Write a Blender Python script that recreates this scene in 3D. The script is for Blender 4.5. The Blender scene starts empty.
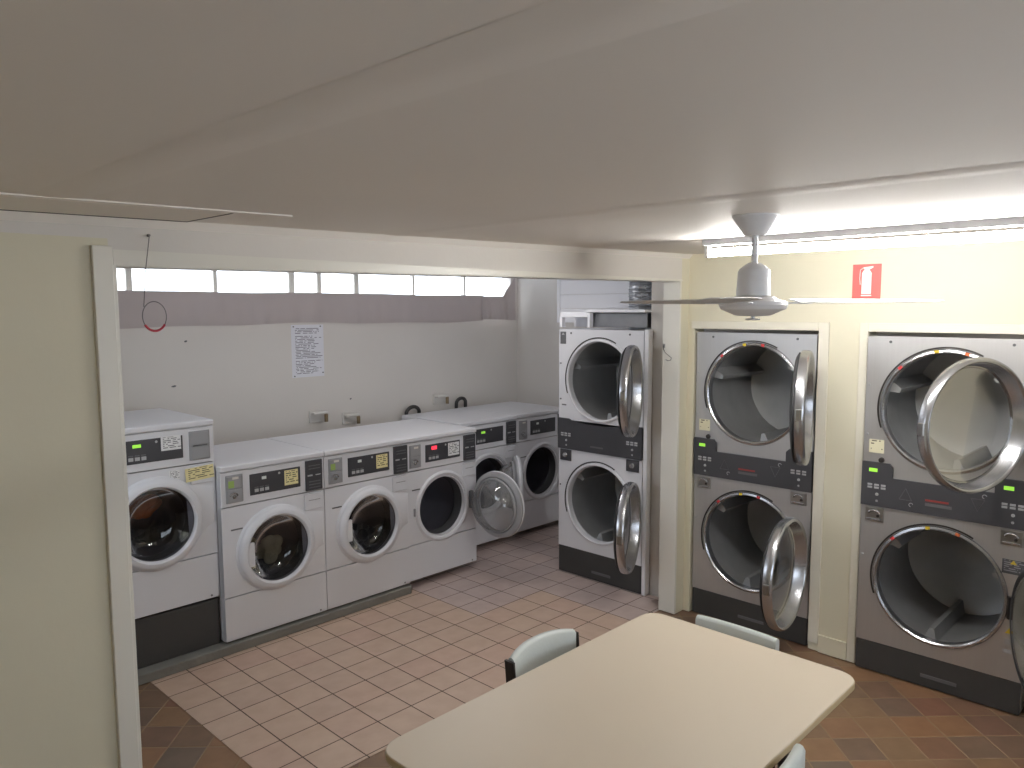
import bpy, bmesh, math, random
from mathutils import Vector, Matrix
from math import sin, cos, pi, radians, hypot, atan2
random.seed(7)
S = bpy.context.scene
COL = S.collection

# ------------------------------------------------------------------ materials
def new_mat(name):
    m = bpy.data.materials.new(name); m.use_nodes = True
    nt = m.node_tree; b = nt.nodes['Principled BSDF']
    return m, nt, b
def srgb(r, g, b):
    f = lambda c: (c/255/12.92) if c/255 <= .04045 else ((c/255+.055)/1.055)**2.4
    return (f(r), f(g), f(b), 1)
def mat(name, col, rough=.5, metal=0., var=.04, scale=6., bump=0., bscale=60., coat=0., stretch=None, spec=None):
    """procedural surface: slow noise varies the colour a little, fine noise the relief"""
    m, nt, b = new_mat(name); N, L = nt.nodes, nt.links
    tc = N.new('ShaderNodeTexCoord'); src = tc.outputs['Object']
    if stretch:
        mp = N.new('ShaderNodeMapping'); mp.inputs['Scale'].default_value = stretch
        L.new(src, mp.inputs['Vector']); src = mp.outputs['Vector']
    no = N.new('ShaderNodeTexNoise'); no.inputs['Scale'].default_value = scale; no.inputs['Detail'].default_value = 4
    L.new(src, no.inputs['Vector'])
    mx = N.new('ShaderNodeMix'); mx.data_type = 'RGBA'
    lo = tuple(max(0, c*(1-var)) for c in col[:3])+(1,); hi = tuple(min(1, c*(1+var)) for c in col[:3])+(1,)
    mx.inputs[6].default_value = lo; mx.inputs[7].default_value = hi
    L.new(no.outputs['Fac'], mx.inputs['Factor']); L.new(mx.outputs[2], b.inputs['Base Color'])
    b.inputs['Roughness'].default_value = rough; b.inputs['Metallic'].default_value = metal
    if coat: b.inputs['Coat Weight'].default_value = coat; b.inputs['Coat Roughness'].default_value = .08
    if spec is not None: b.inputs['Specular IOR Level'].default_value = spec
    if bump:
        n2 = N.new('ShaderNodeTexNoise'); n2.inputs['Scale'].default_value = bscale; n2.inputs['Detail'].default_value = 3
        L.new(src, n2.inputs['Vector'])
        bp = N.new('ShaderNodeBump'); bp.inputs['Strength'].default_value = bump; bp.inputs['Distance'].default_value = .01
        L.new(n2.outputs['Fac'], bp.inputs['Height']); L.new(bp.outputs['Normal'], b.inputs['Normal'])
    return m
def emit(name, col, strength):
    m, nt, b = new_mat(name)
    b.inputs['Base Color'].default_value = col
    b.inputs['Emission Color'].default_value = col; b.inputs['Emission Strength'].default_value = strength
    return m
def glass(name, tint, gloss=.08, rough=.03, milk=0.):
    """thin pane: tinted see-through mixed with a Fresnel mirror (and a little milkiness for plastic)"""
    m, nt, b = new_mat(name); N, L = nt.nodes, nt.links
    N.remove(b); out = N['Material Output']
    t = N.new('ShaderNodeBsdfTransparent'); t.inputs['Color'].default_value = tint
    g = N.new('ShaderNodeBsdfGlossy'); g.inputs['Roughness'].default_value = rough
    lw = N.new('ShaderNodeLayerWeight'); lw.inputs['Blend'].default_value = .25
    ma = N.new('ShaderNodeMath'); ma.operation = 'MULTIPLY_ADD'; ma.inputs[1].default_value = .5; ma.inputs[2].default_value = gloss
    L.new(lw.outputs['Fresnel'], ma.inputs[0])
    base = t.outputs[0]
    if milk:
        d = N.new('ShaderNodeBsdfDiffuse'); d.inputs['Color'].default_value = (.5, .5, .5, 1)
        x0 = N.new('ShaderNodeMixShader'); x0.inputs[0].default_value = milk
        L.new(t.outputs[0], x0.inputs[1]); L.new(d.outputs[0], x0.inputs[2]); base = x0.outputs[0]
    mx = N.new('ShaderNodeMixShader')
    L.new(ma.outputs[0], mx.inputs[0]); L.new(base, mx.inputs[1]); L.new(g.outputs[0], mx.inputs[2])
    L.new(mx.outputs[0], out.inputs['Surface'])
    return m

def tile_mat(name, size, origin, rot, ramp, grout, gw, zone=None, rough=.4):
    """square tiles; every tile takes its own tint from a white noise ramp; zone = (x0, x1, y1, ramp2) picks a second batch of tiles"""
    m, nt, b = new_mat(name); N, L = nt.nodes, nt.links
    def math_(op, a, c=None, cl=False):
        n = N.new('ShaderNodeMath'); n.operation = op; n.use_clamp = cl
        for i, v in enumerate((a, c)):
            if v is None: continue
            if isinstance(v, (int, float)): n.inputs[i].default_value = v
            else: L.new(v, n.inputs[i])
        return n.outputs[0]
    tc = N.new('ShaderNodeTexCoord'); sep = N.new('ShaderNodeSeparateXYZ')
    mp = N.new('ShaderNodeMapping'); mp.vector_type = 'POINT'
    mp.inputs['Location'].default_value = (-origin[0], -origin[1], 0)
    m2 = N.new('ShaderNodeMapping'); m2.inputs['Rotation'].default_value = (0, 0, rot)
    m2.inputs['Scale'].default_value = (1/size[0], 1/size[1], 1)
    L.new(tc.outputs['Object'], mp.inputs['Vector'])
    m3 = N.new('ShaderNodeMapping'); m3.inputs['Rotation'].default_value = (0, 0, rot)
    L.new(mp.outputs['Vector'], m3.inputs['Vector'])
    m2.inputs['Rotation'].default_value = (0, 0, 0); L.new(m3.outputs['Vector'], m2.inputs['Vector'])
    L.new(m2.outputs['Vector'], sep.inputs[0])
    u, v = sep.outputs[0], sep.outputs[1]
    iu, iv = math_('FLOOR', u), math_('FLOOR', v)
    fu, fv = math_('FRACT', u), math_('FRACT', v)
    eu = math_('MINIMUM', fu, math_('SUBTRACT', 1, fu)); ev = math_('MINIMUM', fv, math_('SUBTRACT', 1, fv))
    e = math_('MINIMUM', eu, ev)
    isg = math_('LESS_THAN', e, gw/size[0]/2)
    cmb = N.new('ShaderNodeCombineXYZ'); L.new(iu, cmb.inputs[0]); L.new(iv, cmb.inputs[1])
    wn = N.new('ShaderNodeTexWhiteNoise'); wn.noise_dimensions = '2D'; L.new(cmb.outputs[0], wn.inputs['Vector'])
    def rampnode(cols):
        r = N.new('ShaderNodeValToRGB'); el = r.color_ramp.elements
        el[0].position = 0; el[0].color = cols[0]; el[1].position = 1; el[1].color = cols[-1]
        for k, c in enumerate(cols[1:-1], 1):
            x = el.new(k/(len(cols)-1)); x.color = c
        L.new(wn.outputs['Value'], r.inputs[0]); return r.outputs[0]
    col = rampnode(ramp)
    if zone:
        x0, x1, y1, ramp2 = zone
        cu, cv = math_('MULTIPLY_ADD', iu, size[0]), math_('MULTIPLY_ADD', iv, size[1])
        cu.node.inputs[2].default_value = origin[0]+size[0]/2; cv.node.inputs[2].default_value = origin[1]+size[1]/2
        z = math_('MAXIMUM', math_('GREATER_THAN', cu, x1), math_('MULTIPLY', math_('GREATER_THAN', cu, x0), math_('GREATER_THAN', cv, y1)))
        mz = N.new('ShaderNodeMix'); mz.data_type = 'RGBA'; L.new(z, mz.inputs['Factor'])
        L.new(col, mz.inputs[6]); L.new(rampnode(ramp2), mz.inputs[7]); col = mz.outputs[2]
    no = N.new('ShaderNodeTexNoise'); no.inputs['Scale'].default_value = 9; no.inputs['Detail'].default_value = 5
    L.new(tc.outputs['Object'], no.inputs['Vector'])
    mm = N.new('ShaderNodeMix'); mm.data_type = 'RGBA'; mm.blend_type = 'SOFT_LIGHT'; mm.inputs['Factor'].default_value = .35
    L.new(col, mm.inputs[6]); L.new(no.outputs['Fac'], mm.inputs[7])
    mg = N.new('ShaderNodeMix'); mg.data_type = 'RGBA'; L.new(isg, mg.inputs['Factor'])
    L.new(mm.outputs[2], mg.inputs[6]); mg.inputs[7].default_value = grout
    L.new(mg.outputs[2], b.inputs['Base Color'])
    mr = math_('MULTIPLY_ADD', isg, .4); mr.node.inputs[2].default_value = rough
    L.new(mr, b.inputs['Roughness'])
    bp = N.new('ShaderNodeBump'); bp.inputs['Strength'].default_value = .5; bp.inputs['Distance'].default_value = .003
    sm = N.new('ShaderNodeMath'); sm.operation = 'MULTIPLY'; sm.use_clamp = True; L.new(e, sm.inputs[0]); sm.inputs[1].default_value = 25
    L.new(sm.outputs[0], bp.inputs['Height']); L.new(bp.outputs['Normal'], b.inputs['Normal'])
    return m

def lined_mat(name, paper, ink, rows, dens=.6, x0=.12, x1=.9, freq=28):
    """rows of tiny illegible print on a paper; uses the face's own UVs"""
    m, nt, b = new_mat(name); N, L = nt.nodes, nt.links
    def ma(op, a, c=None, d=None):
        n = N.new('ShaderNodeMath'); n.operation = op
        for i, v in enumerate((a, c, d)):
            if v is None: continue
            if isinstance(v, (int, float)): n.inputs[i].default_value = v
            else: L.new(v, n.inputs[i])
        return n.outputs[0]
    tc = N.new('ShaderNodeTexCoord'); sep = N.new('ShaderNodeSeparateXYZ'); L.new(tc.outputs['UV'], sep.inputs[0])
    u, v = sep.outputs[0], sep.outputs[1]
    row = ma('FLOOR', ma('MULTIPLY', v, rows)); fr = ma('FRACT', ma('MULTIPLY', v, rows))
    band = ma('MULTIPLY', ma('GREATER_THAN', fr, .3), ma('LESS_THAN', fr, .72))
    cell = ma('FLOOR', ma('MULTIPLY', u, freq))
    c = N.new('ShaderNodeCombineXYZ'); L.new(cell, c.inputs[0]); L.new(row, c.inputs[1])
    w = N.new('ShaderNodeTexWhiteNoise'); w.noise_dimensions = '2D'; L.new(c.outputs[0], w.inputs['Vector'])
    c2 = N.new('ShaderNodeCombineXYZ'); L.new(row, c2.inputs[0])
    w2 = N.new('ShaderNodeTexWhiteNoise'); w2.noise_dimensions = '2D'; L.new(c2.outputs[0], w2.inputs['Vector'])
    end = ma('MULTIPLY_ADD', w2.outputs['Value'], (x1-x0)*.45, x0+(x1-x0)*.62)
    ins = ma('MULTIPLY', ma('GREATER_THAN', u, x0), ma('LESS_THAN', u, end))
    gap = ma('GREATER_THAN', ma('FRACT', ma('MULTIPLY', row, .1873)), .12)
    on = ma('MULTIPLY', ma('MULTIPLY', band, ins), ma('MULTIPLY', gap, ma('LESS_THAN', w.outputs['Value'], dens)))
    on = ma('MULTIPLY', on, ma('MULTIPLY', ma('GREATER_THAN', v, .06), ma('LESS_THAN', v, .94)))
    mx = N.new('ShaderNodeMix'); mx.data_type = 'RGBA'; L.new(on, mx.inputs['Factor'])
    mx.inputs[6].default_value = paper; mx.inputs[7].default_value = ink
    L.new(mx.outputs[2], b.inputs['Base Color']); b.inputs['Roughness'].default_value = .6
    return m

M = {}
M['cream'] = mat('cream wall paint', srgb(216, 210, 188), .55, var=.03, scale=2.5, bump=.05, bscale=40)
M['offwhite'] = mat('off white wall paint', srgb(216, 211, 205), .6, var=.035, scale=2.5, bump=.05, bscale=40)
M['board'] = mat('white painted boards', srgb(234, 234, 238), .45, var=.02, scale=3, bump=.05, bscale=30)
M['ceil'] = mat('ceiling paint', srgb(238, 233, 227), .6, var=.02, scale=1.5, bump=.03, bscale=25)
M['trim'] = mat('white gloss trim', srgb(224, 221, 212), .35, var=.02, scale=4)
M['enamel'] = mat('white enamel', srgb(214, 214, 218), .32, var=.015, scale=3)
M['enamel2'] = mat('white plastic', srgb(210, 210, 214), .38, var=.015, scale=5)
M['greypl'] = mat('grey plastic', srgb(150, 150, 152), .4, var=.04, scale=10)
M['black'] = mat('black panel', srgb(62, 62, 66), .4, var=.08, scale=8)  # blacks lifted: veiling haze is put into the colour
M['blackm'] = mat('black kick plate', srgb(58, 57, 56), .55, var=.12, scale=6)
M['rubber'] = mat('dark rubber', srgb(58, 58, 60), .7, var=.1, scale=12)
M['bayt'] = mat('cream trim paint', srgb(222, 217, 202), .45, var=.02, scale=4)
M['steel'] = mat('brushed stainless', srgb(186, 184, 183), .40, .72, var=.05, scale=3, stretch=(40, 40, .6), bump=.02, bscale=8)
M['chrome'] = mat('polished chrome', srgb(182, 183, 187), .26, .9, var=.03, scale=6)
M['coinm'] = mat('coin plate metal', srgb(170, 168, 165), .3, 1., var=.08, scale=20)
M['drum'] = mat('galvanised drum', srgb(176, 177, 178), .5, .6, var=.12, scale=10)  # drum greys lightened too, haze mixed into their colour
M['drumd'] = mat('dark washer drum', srgb(112, 112, 122), .5, .3, var=.15, scale=10)
M['duct'] = mat('galvanised duct', srgb(150, 150, 152), .35, 1., var=.15, scale=12, bump=.15, bscale=14)
M['foil'] = mat('crinkled foil duct', srgb(176, 178, 183), .36, .75, var=.12, scale=20, bump=1., bscale=16)
M['concrete'] = mat('grey painted concrete', srgb(120, 118, 112), .8, var=.2, scale=8, bump=.3, bscale=50)
M['laminate'] = mat('cream laminate', srgb(206, 193, 174), .38, var=.015, scale=3, bump=.02, bscale=150)
M['edge'] = mat('tan edge band', srgb(196, 178, 142), .45, var=.05, scale=8)
M['vinyl'] = mat('pale grey vinyl', srgb(196, 202, 200), .4, var=.05, scale=14, bump=.1, bscale=70)
M['frame'] = mat('dark steel frame', srgb(74, 70, 68), .4, .7, var=.1, scale=20)
M['fan'] = mat('white fan enamel', srgb(226, 227, 230), .35, var=.01, scale=4)
M['blade'] = mat('fan blade enamel', srgb(200, 197, 194), .4, var=.02, scale=4)
M['curtain'] = None
M['paper'] = lined_mat('printed notice', srgb(226, 226, 232), srgb(112, 108, 120), 34, .75)
M['yellow'] = lined_mat('yellow note', srgb(226, 214, 160), srgb(90, 84, 66), 7, .7, .1, .95, 12)
M['whitenote'] = lined_mat('white note', srgb(226, 226, 226), srgb(80, 80, 84), 8, .7, .1, .95, 12)
M['creamnote'] = lined_mat('cream note', srgb(226, 220, 190), srgb(96, 88, 74), 5, .45, .12, .85, 6)
M['warn'] = lined_mat('grey warning print', srgb(70, 70, 74), srgb(150, 150, 156), 7, .8, .08, .95, 14)
M['red'] = mat('red print', srgb(206, 62, 66), .45, var=.04)
M['pink'] = mat('pink cord sleeve', srgb(196, 70, 84), .5, var=.05)
M['signred'] = mat('red sign plastic', srgb(220, 92, 86), .4, var=.03)
M['signwhite'] = mat('white sign print', srgb(238, 236, 230), .4, var=.02)
M['yel'] = mat('yellow sticker', srgb(214, 186, 56), .5, var=.05)
M['orange'] = mat('orange sticker', srgb(214, 110, 60), .5, var=.05)
M['green'] = mat('green sticker', srgb(150, 176, 96), .5, var=.1)
M['lgrey'] = mat('light grey print', srgb(172, 172, 174), .5, var=.05)
M['dgrey'] = mat('dark grey print', srgb(96, 96, 98), .5, var=.05)
M['brandred'] = mat('dull red print', srgb(150, 58, 54), .5, var=.05)
M['orangecloth'] = mat('orange cloth', srgb(206, 112, 58), .9, var=.15, scale=12, bump=.3)
M['palecloth'] = mat('pale cloth', srgb(206, 200, 164), .9, var=.25, scale=14, bump=.3)
M['cord'] = mat('grey cord', srgb(120, 116, 116), .7, var=.1)
M['hose'] = mat('black hose', srgb(52, 50, 50), .5, var=.1)
M['valve'] = mat('white valve plastic', srgb(214, 210, 204), .4, var=.05)
M['brass'] = mat('dull brass', srgb(128, 112, 88), .4, .8, var=.1)
M['dark'] = mat('dark gap', srgb(34, 33, 33), .8, var=.1)
M['washglass'] = glass('washer door glass', (.38, .38, .41, 1), .04)
M['bowl'] = glass('clear washer bowl', (.70, .71, .72, 1), .09, milk=.22)
M['dryglass'] = glass('dryer door glass', (.78, .78, .78, 1), .05)
M['pane'] = glass('window pane', (.95, .97, 1, 1), .03)
M['tube'] = emit('fluorescent tube', (1., .985, .95, 1), 122.)
M['ledg'] = emit('green display light', srgb(150, 220, 70), .75)
M['ledr'] = emit('red display light', srgb(255, 60, 80), 1.3)
M['ledw'] = emit('pale display light', srgb(200, 205, 200), .12)
M['tan'] = tile_mat('cream floor tiles', (.2165, .206), (1.788, 4.127), 0,
    [srgb(189, 164, 146), srgb(193, 168, 149), srgb(196, 171, 151), srgb(191, 162, 145)], srgb(78, 64, 54), .006,
    (3.5, 4.15, 3.72, [srgb(186, 167, 160), srgb(181, 165, 160), srgb(189, 170, 162)]))
M['terra'] = tile_mat('terracotta floor tiles', (.19, .19), (4.074, 1.229), radians(45),
    [srgb(133, 94, 70), srgb(112, 90, 74), srgb(130, 104, 78), srgb(139, 103, 74), srgb(108, 93, 80), srgb(124, 87, 69)], srgb(142, 122, 97), .007, rough=.45)

def curtain_mat():
    m, nt, b = new_mat('mauve curtain cloth'); N, L = nt.nodes, nt.links
    tc = N.new('ShaderNodeTexCoord'); no = N.new('ShaderNodeTexNoise'); no.inputs['Scale'].default_value = 5
    L.new(tc.outputs['Object'], no.inputs['Vector'])
    r = N.new('ShaderNodeValToRGB'); r.color_ramp.elements[0].color = srgb(192, 183, 182); r.color_ramp.elements[1].color = srgb(200, 189, 185)
    L.new(no.outputs['Fac'], r.inputs[0]); L.new(r.outputs[0], b.inputs['Base Color']); b.inputs['Roughness'].default_value = .9
    tr = N.new('ShaderNodeBsdfTranslucent'); L.new(r.outputs[0], tr.inputs['Color'])
    mx = N.new('ShaderNodeMixShader'); mx.inputs[0].default_value = .2
    L.new(b.outputs[0], mx.inputs[1]); L.new(tr.outputs[0], mx.inputs[2]); L.new(mx.outputs[0], N['Material Output'].inputs['Surface'])
    return m
M['curtain'] = curtain_mat()

# ------------------------------------------------------------------ mesh helpers
def obj(name, bm, m, parent=None, smooth=None, uv=False):
    bmesh.ops.recalc_face_normals(bm, faces=bm.faces)
    me = bpy.data.meshes.new(name); bm.to_mesh(me); bm.free()
    o = bpy.data.objects.new(name, me); COL.objects.link(o)
    me.materials.append(m)
    if smooth is not None:
        for p in me.polygons: p.use_smooth = True
        me.set_sharp_from_angle(angle=radians(smooth))
    if parent: o.parent = parent
    return o
def thing(name, label, cat, loc=(0, 0, 0), rz=0., group=None):
    o = bpy.data.objects.new(name, None); COL.objects.link(o); o.empty_display_size = .1
    o.location = loc; o.rotation_euler = (0, 0, rz)
    return tag(o, label, cat, group)
def tag(o, label, cat, group=None, kind=None):
    o['label'] = label; o['category'] = cat
    if group: o['group'] = group
    if kind: o['kind'] = kind
    return o
def struct(o): o['kind'] = 'structure'; return o
def box(x0, x1, y0, y1, z0, z1, bev=0., seg=2, bm=None):
    b = bmesh.new()
    bmesh.ops.create_cube(b, size=1)
    for v in b.verts:
        v.co = Vector(((x0+x1)/2+v.co.x*(x1-x0), (y0+y1)/2+v.co.y*(y1-y0), (z0+z1)/2+v.co.z*(z1-z0)))
    if bev: bmesh.ops.bevel(b, geom=list(b.edges), offset=bev, segments=seg, affect='EDGES', profile=.5)
    if bm is None: return b
    return merge(bm, b)
def merge(a, b):
    me = bpy.data.meshes.new('tmp'); b.to_mesh(me); b.free(); a.from_mesh(me); bpy.data.meshes.remove(me); return a
def lathe(prof, c=(0, 0, 0), axis='y', seg=64, a0=0., a1=2*pi):
    """spin (radius, height) pairs about an axis through c"""
    b = bmesh.new(); full = abs(a1-a0-2*pi) < 1e-6
    n = seg if full else seg+1
    rings = []
    for r, h in prof:
        if r < 1e-6:
            p = (c[0], c[1]+h, c[2]) if axis == 'y' else (c[0], c[1], c[2]+h)
            rings.append([b.verts.new(p)]); continue
        row = []
        for k in range(n):
            a = a0+(a1-a0)*k/seg
            p = (c[0]+r*cos(a), c[1]+h, c[2]+r*sin(a)) if axis == 'y' else (c[0]+r*cos(a), c[1]+r*sin(a), c[2]+h)
            row.append(b.verts.new(p))
        rings.append(row)
    for p, q in zip(rings, rings[1:]):
        for k in range(n if full else n-1):
            k2 = (k+1) % n
            if len(p) == 1 and len(q) == 1: continue
            if len(p) == 1: b.faces.new((p[0], q[k2], q[k]))
            elif len(q) == 1: b.faces.new((p[k], p[k2], q[0]))
            else: b.faces.new((p[k], p[k2], q[k2], q[k]))
    return b
def holed_plate(x0, x1, z0, z1, cx, cz, r, y, depth=.03, seg=96):
    """front sheet with a round port, edges turned back"""
    b = bmesh.new()
    angs = [2*pi*k/seg for k in range(seg)]
    for px_, pz_ in ((x0, z0), (x1, z0), (x0, z1), (x1, z1)): angs.append(atan2(pz_-cz, px_-cx) % (2*pi))
    angs = sorted(set(round(a, 6) for a in angs))
    inn, out, inb, outb = [], [], [], []
    for a in angs:
        d = Vector((cos(a), sin(a)))
        t = min([((x1 if d.x > 0 else x0)-cx)/d.x if abs(d.x) > 1e-9 else 1e9, ((z1 if d.y > 0 else z0)-cz)/d.y if abs(d.y) > 1e-9 else 1e9])
        inn.append(b.verts.new((cx+r*d.x, y, cz+r*d.y))); out.append(b.verts.new((cx+t*d.x, y, cz+t*d.y)))
        inb.append(b.verts.new((cx+r*d.x, y+depth, cz+r*d.y))); outb.append(b.verts.new((cx+t*d.x, y+depth, cz+t*d.y)))
    n = len(angs)
    for k in range(n):
        j = (k+1) % n
        b.faces.new((inn[k], out[k], out[j], inn[j])); b.faces.new((inn[k], inn[j], inb[j], inb[k]))
        b.faces.new((out[k], outb[k], outb[j], out[j]))
    return b
def prism(pts, y0, y1, plane='xz', bev=0.):
    """extrude an outline; plane xz extrudes along y, plane xy along z"""
    b = bmesh.new()
    f = (lambda p, h: (p[0], h, p[1])) if plane == 'xz' else (lambda p, h: (p[0], p[1], h)) if plane == 'xy' else (lambda p, h: (h, p[0], p[1]))
    A = [b.verts.new(f(p, y0)) for p in pts]; B = [b.verts.new(f(p, y1)) for p in pts]
    b.faces.new(A); b.faces.new(B[::-1]); n = len(pts)
    for k in range(n): b.faces.new((A[k], A[(k+1) % n], B[(k+1) % n], B[k]))
    if bev:
        bmesh.ops.recalc_face_normals(b, faces=b.faces)
        bmesh.ops.bevel(b, geom=list(b.edges), offset=bev, segments=2, affect='EDGES', profile=.5)
    return b
def tube(pts, r, seg=10, cap=True):
    """round tube along points"""
    b = bmesh.new(); pts = [Vector(p) for p in pts]; rows = []; up = None
    for i, p in enumerate(pts):
        t = (pts[min(i+1, len(pts)-1)]-pts[max(i-1, 0)]).normalized()
        if up is None: up = t.orthogonal().normalized()
        up = (up-t*up.dot(t)).normalized(); s = t.cross(up)
        rr = r[i] if isinstance(r, (list, tuple)) else r
        rows.append([b.verts.new(p+rr*(cos(2*pi*k/seg)*up+sin(2*pi*k/seg)*s)) for k in range(seg)])
    for p, q in zip(rows, rows[1:]):
        for k in range(seg): b.faces.new((p[k], p[(k+1) % seg], q[(k+1) % seg], q[k]))
    if cap: b.faces.new(rows[0][::-1]); b.faces.new(rows[-1])
    return b
def shell(x0, x1, y0, y1, z0, z1, th=.02):
    """open-fronted box (front at y0)"""
    b = bmesh.new(); bmesh.ops.create_cube(b, size=1)
    for v in b.verts: v.co = Vector(((x0+x1)/2+v.co.x*(x1-x0), (y0+y1)/2+v.co.y*(y1-y0), (z0+z1)/2+v.co.z*(z1-z0)))
    bmesh.ops.recalc_face_normals(b, faces=b.faces)
    fr = [f for f in b.faces if f.normal.y < -.9]
    bmesh.ops.delete(b, geom=fr, context='FACES_ONLY')
    bmesh.ops.solidify(b, geom=list(b.faces), thickness=th)
    return b
def note(name, x0, x1, z0, z1, y, m, parent, tilt=0., th=.0012):
    """thin printed label facing -y with UVs on its faces"""
    b = box(x0, x1, y-th, y, z0, z1)
    uvl = b.loops.layers.uv.new('uv')
    for f in b.faces:
        for l in f.loops: l[uvl].uv = ((l.vert.co.x-x0)/(x1-x0), (l.vert.co.z-z0)/(z1-z0))
    if tilt: bmesh.ops.rotate(b, verts=b.verts, cent=((x0+x1)/2, y, (z0+z1)/2), matrix=Matrix.Rotation(tilt, 3, 'Y'))
    return obj(name, b, m, parent)
def arc(cx, cz, r, a0, a1, n): return [(cx+r*cos(a0+(a1-a0)*k/n), cz+r*sin(a0+(a1-a0)*k/n)) for k in range(n+1)]
def rounded_rect(x0, x1, y0, y1, r, n=8):
    return arc(x1-r, y1-r, r, 0, pi/2, n)+arc(x0+r, y1-r, r, pi/2, pi, n)+arc(x0+r, y0+r, r, pi, 1.5*pi, n)+arc(x1-r, y0+r, r, 1.5*pi, 2*pi, n)

# ------------------------------------------------------------------ camera (solved from the photo's vanishing points)
F, YAW, PIT, ROL = 768.88, radians(46.0925), radians(5.58453), radians(-.15425)
fw = Vector((cos(PIT)*sin(YAW), cos(PIT)*cos(YAW), -sin(PIT))); rt = Vector((cos(YAW), -sin(YAW), 0)); up = rt.cross(fw)
r2 = cos(ROL)*rt+sin(ROL)*up; u2 = -sin(ROL)*rt+cos(ROL)*up
cam = bpy.data.cameras.new('camera'); co = bpy.data.objects.new('camera', cam); COL.objects.link(co)
cam.sensor_width = 36; cam.lens = F*36/1024; cam.clip_start = .05
mw = Matrix((r2, u2, -fw)).transposed().to_4x4(); mw.translation = (0, 0, 2.1); co.matrix_world = mw
S.camera = co

# ------------------------------------------------------------------ room
cz = lambda x: 2.39+.0148*x                     # the ceiling rises slightly to the right
PY0, PY1 = 2.75, 2.87                           # partition between the front room and the laundry
DX = 4.575                                      # face of the dryer wall
XL, YB = -1.3, -1.9                             # unseen ends of the front room
BY, RX, LX = 5.60, 5.90, .45                    # laundry back wall, right wall, left wall
def wallbox(name, m, *a):
    return struct(obj(name, box(*a), m))
def slab(name, x0, x1, y0, y1, z0, z1, m): return struct(obj(name, box(x0, x1, y0, y1, z0, z1), m))
# floors
slab('floor', XL, 6.1, YB, BY+.1, -.08, -.004, M['terra'])
fl = struct(obj('floor', prism([(1.585, PY1), (RX, PY1), (RX, BY), (1.585, BY)], -.0035, 0, 'xy'), M['tan']))
# ceiling (one sloped sheet) + cover battens
def sloped(x0, x1, y0, y1, dz0, dz1):
    b = bmesh.new(); P = [(x0, y0), (x1, y0), (x1, y1), (x0, y1)]
    A = [b.verts.new((x, y, cz(x)+dz0)) for x, y in P]; B = [b.verts.new((x, y, cz(x)+dz1)) for x, y in P]
    b.faces.new(A); b.faces.new(B)
    for k in range(4): b.faces.new((A[k], A[(k+1) % 4], B[(k+1) % 4], B[k]))
    return b
struct(obj('ceiling', sloped(XL-.1, 6.1, YB-.1, PY1-.05, 0, .06), M['ceil']))
struct(obj('ceiling', sloped(LX-.1, 6.1, PY1-.05, BY+.1, .10, .16), M['board']))
n = 1
for x in (.66, 2.10, 3.45):
    b = prism([(x-.07, 0), (x-.012, -.0022), (x+.012, -.0022), (x+.07, 0)], YB, PY0-.03)
    for v in b.verts: v.co.z += cz(v.co.x)-.0004
    struct(obj('trim_%d' % n, b, M['ceil'], None, 30)); n += 1
struct(obj('trim_%d' % n, sloped(.05, 1.36, 2.315, 2.352, -.0045, 0), M['ceil'])); n += 1      # batten at the hatch
struct(obj('trim_%d' % n, prism([(PY0, 0), (PY0, -.028), (PY0-.028, 0)], XL, DX, 'yz'), M['ceil']))   # cornice along the partition
o = bpy.data.objects['trim_%d' % n]
for v in o.data.vertices: v.co.z += cz(v.co.x)
n += 1
# partition: left pier, header, right stub
OX0, OX1 = .95, 4.462
hz = lambda x: 2.236+.009*x
def sl_header(y0, y1, x0, x1, za, zb):
    b = bmesh.new(); A = []
    for y in (y0, y1): A.append([b.verts.new((x0, y, za(x0))), b.verts.new((x1, y, za(x1))), b.verts.new((x1, y, zb(x1))), b.verts.new((x0, y, zb(x0)))])
    b.faces.new(A[0]); b.faces.new(A[1])
    for k in range(4): b.faces.new((A[0][k], A[0][(k+1) % 4], A[1][(k+1) % 4], A[1][k]))
    return b
wb = box(XL, OX0-.02, PY0, PY1, 0, 2.335)
struct(obj('wall_middle', merge(sl_header(PY0, PY1, OX0-.02, OX1+.02, lambda x: hz(x)+.015, lambda x: cz(x)+.11), sl_header(PY0, PY1, XL, OX0-.02, lambda x: 2.335, lambda x: cz(x)+.11)), M['offwhite']))
wb = merge(wb, box(OX1+.02, 4.70, PY0, PY1, 0, 2.47))
struct(obj('wall_middle', wb, M['cream']))
# opening lining and architrave
struct(obj('trim_%d' % n, box(OX1, OX1+.02, PY0-.001, PY1+.008, 0, hz(OX1)+.015, .002), M['trim'])); n += 1
struct(obj('trim_%d' % n, box(OX0-.02, OX0, PY0-.012, PY1+.012, 0, hz(OX0)+.015, .002), M['trim'])); n += 1
struct(obj('trim_%d' % n, sl_header(PY0-.012, PY1+.012, OX0, OX1, lambda x: hz(x), lambda x: hz(x)+.016), M['trim'])); n += 1
struct(obj('trim_%d' % n, box(OX0-.075, OX0-.012, PY0-.02, PY0, 0, 2.31, .003), M['trim'])); n += 1
struct(obj('trim_%d' % n, sl_header(PY0-.02, PY0, OX0-.012, OX1, lambda x: hz(x)+.004, lambda x: hz(x)+.066-.012*x), M['trim'])); n += 1
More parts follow.
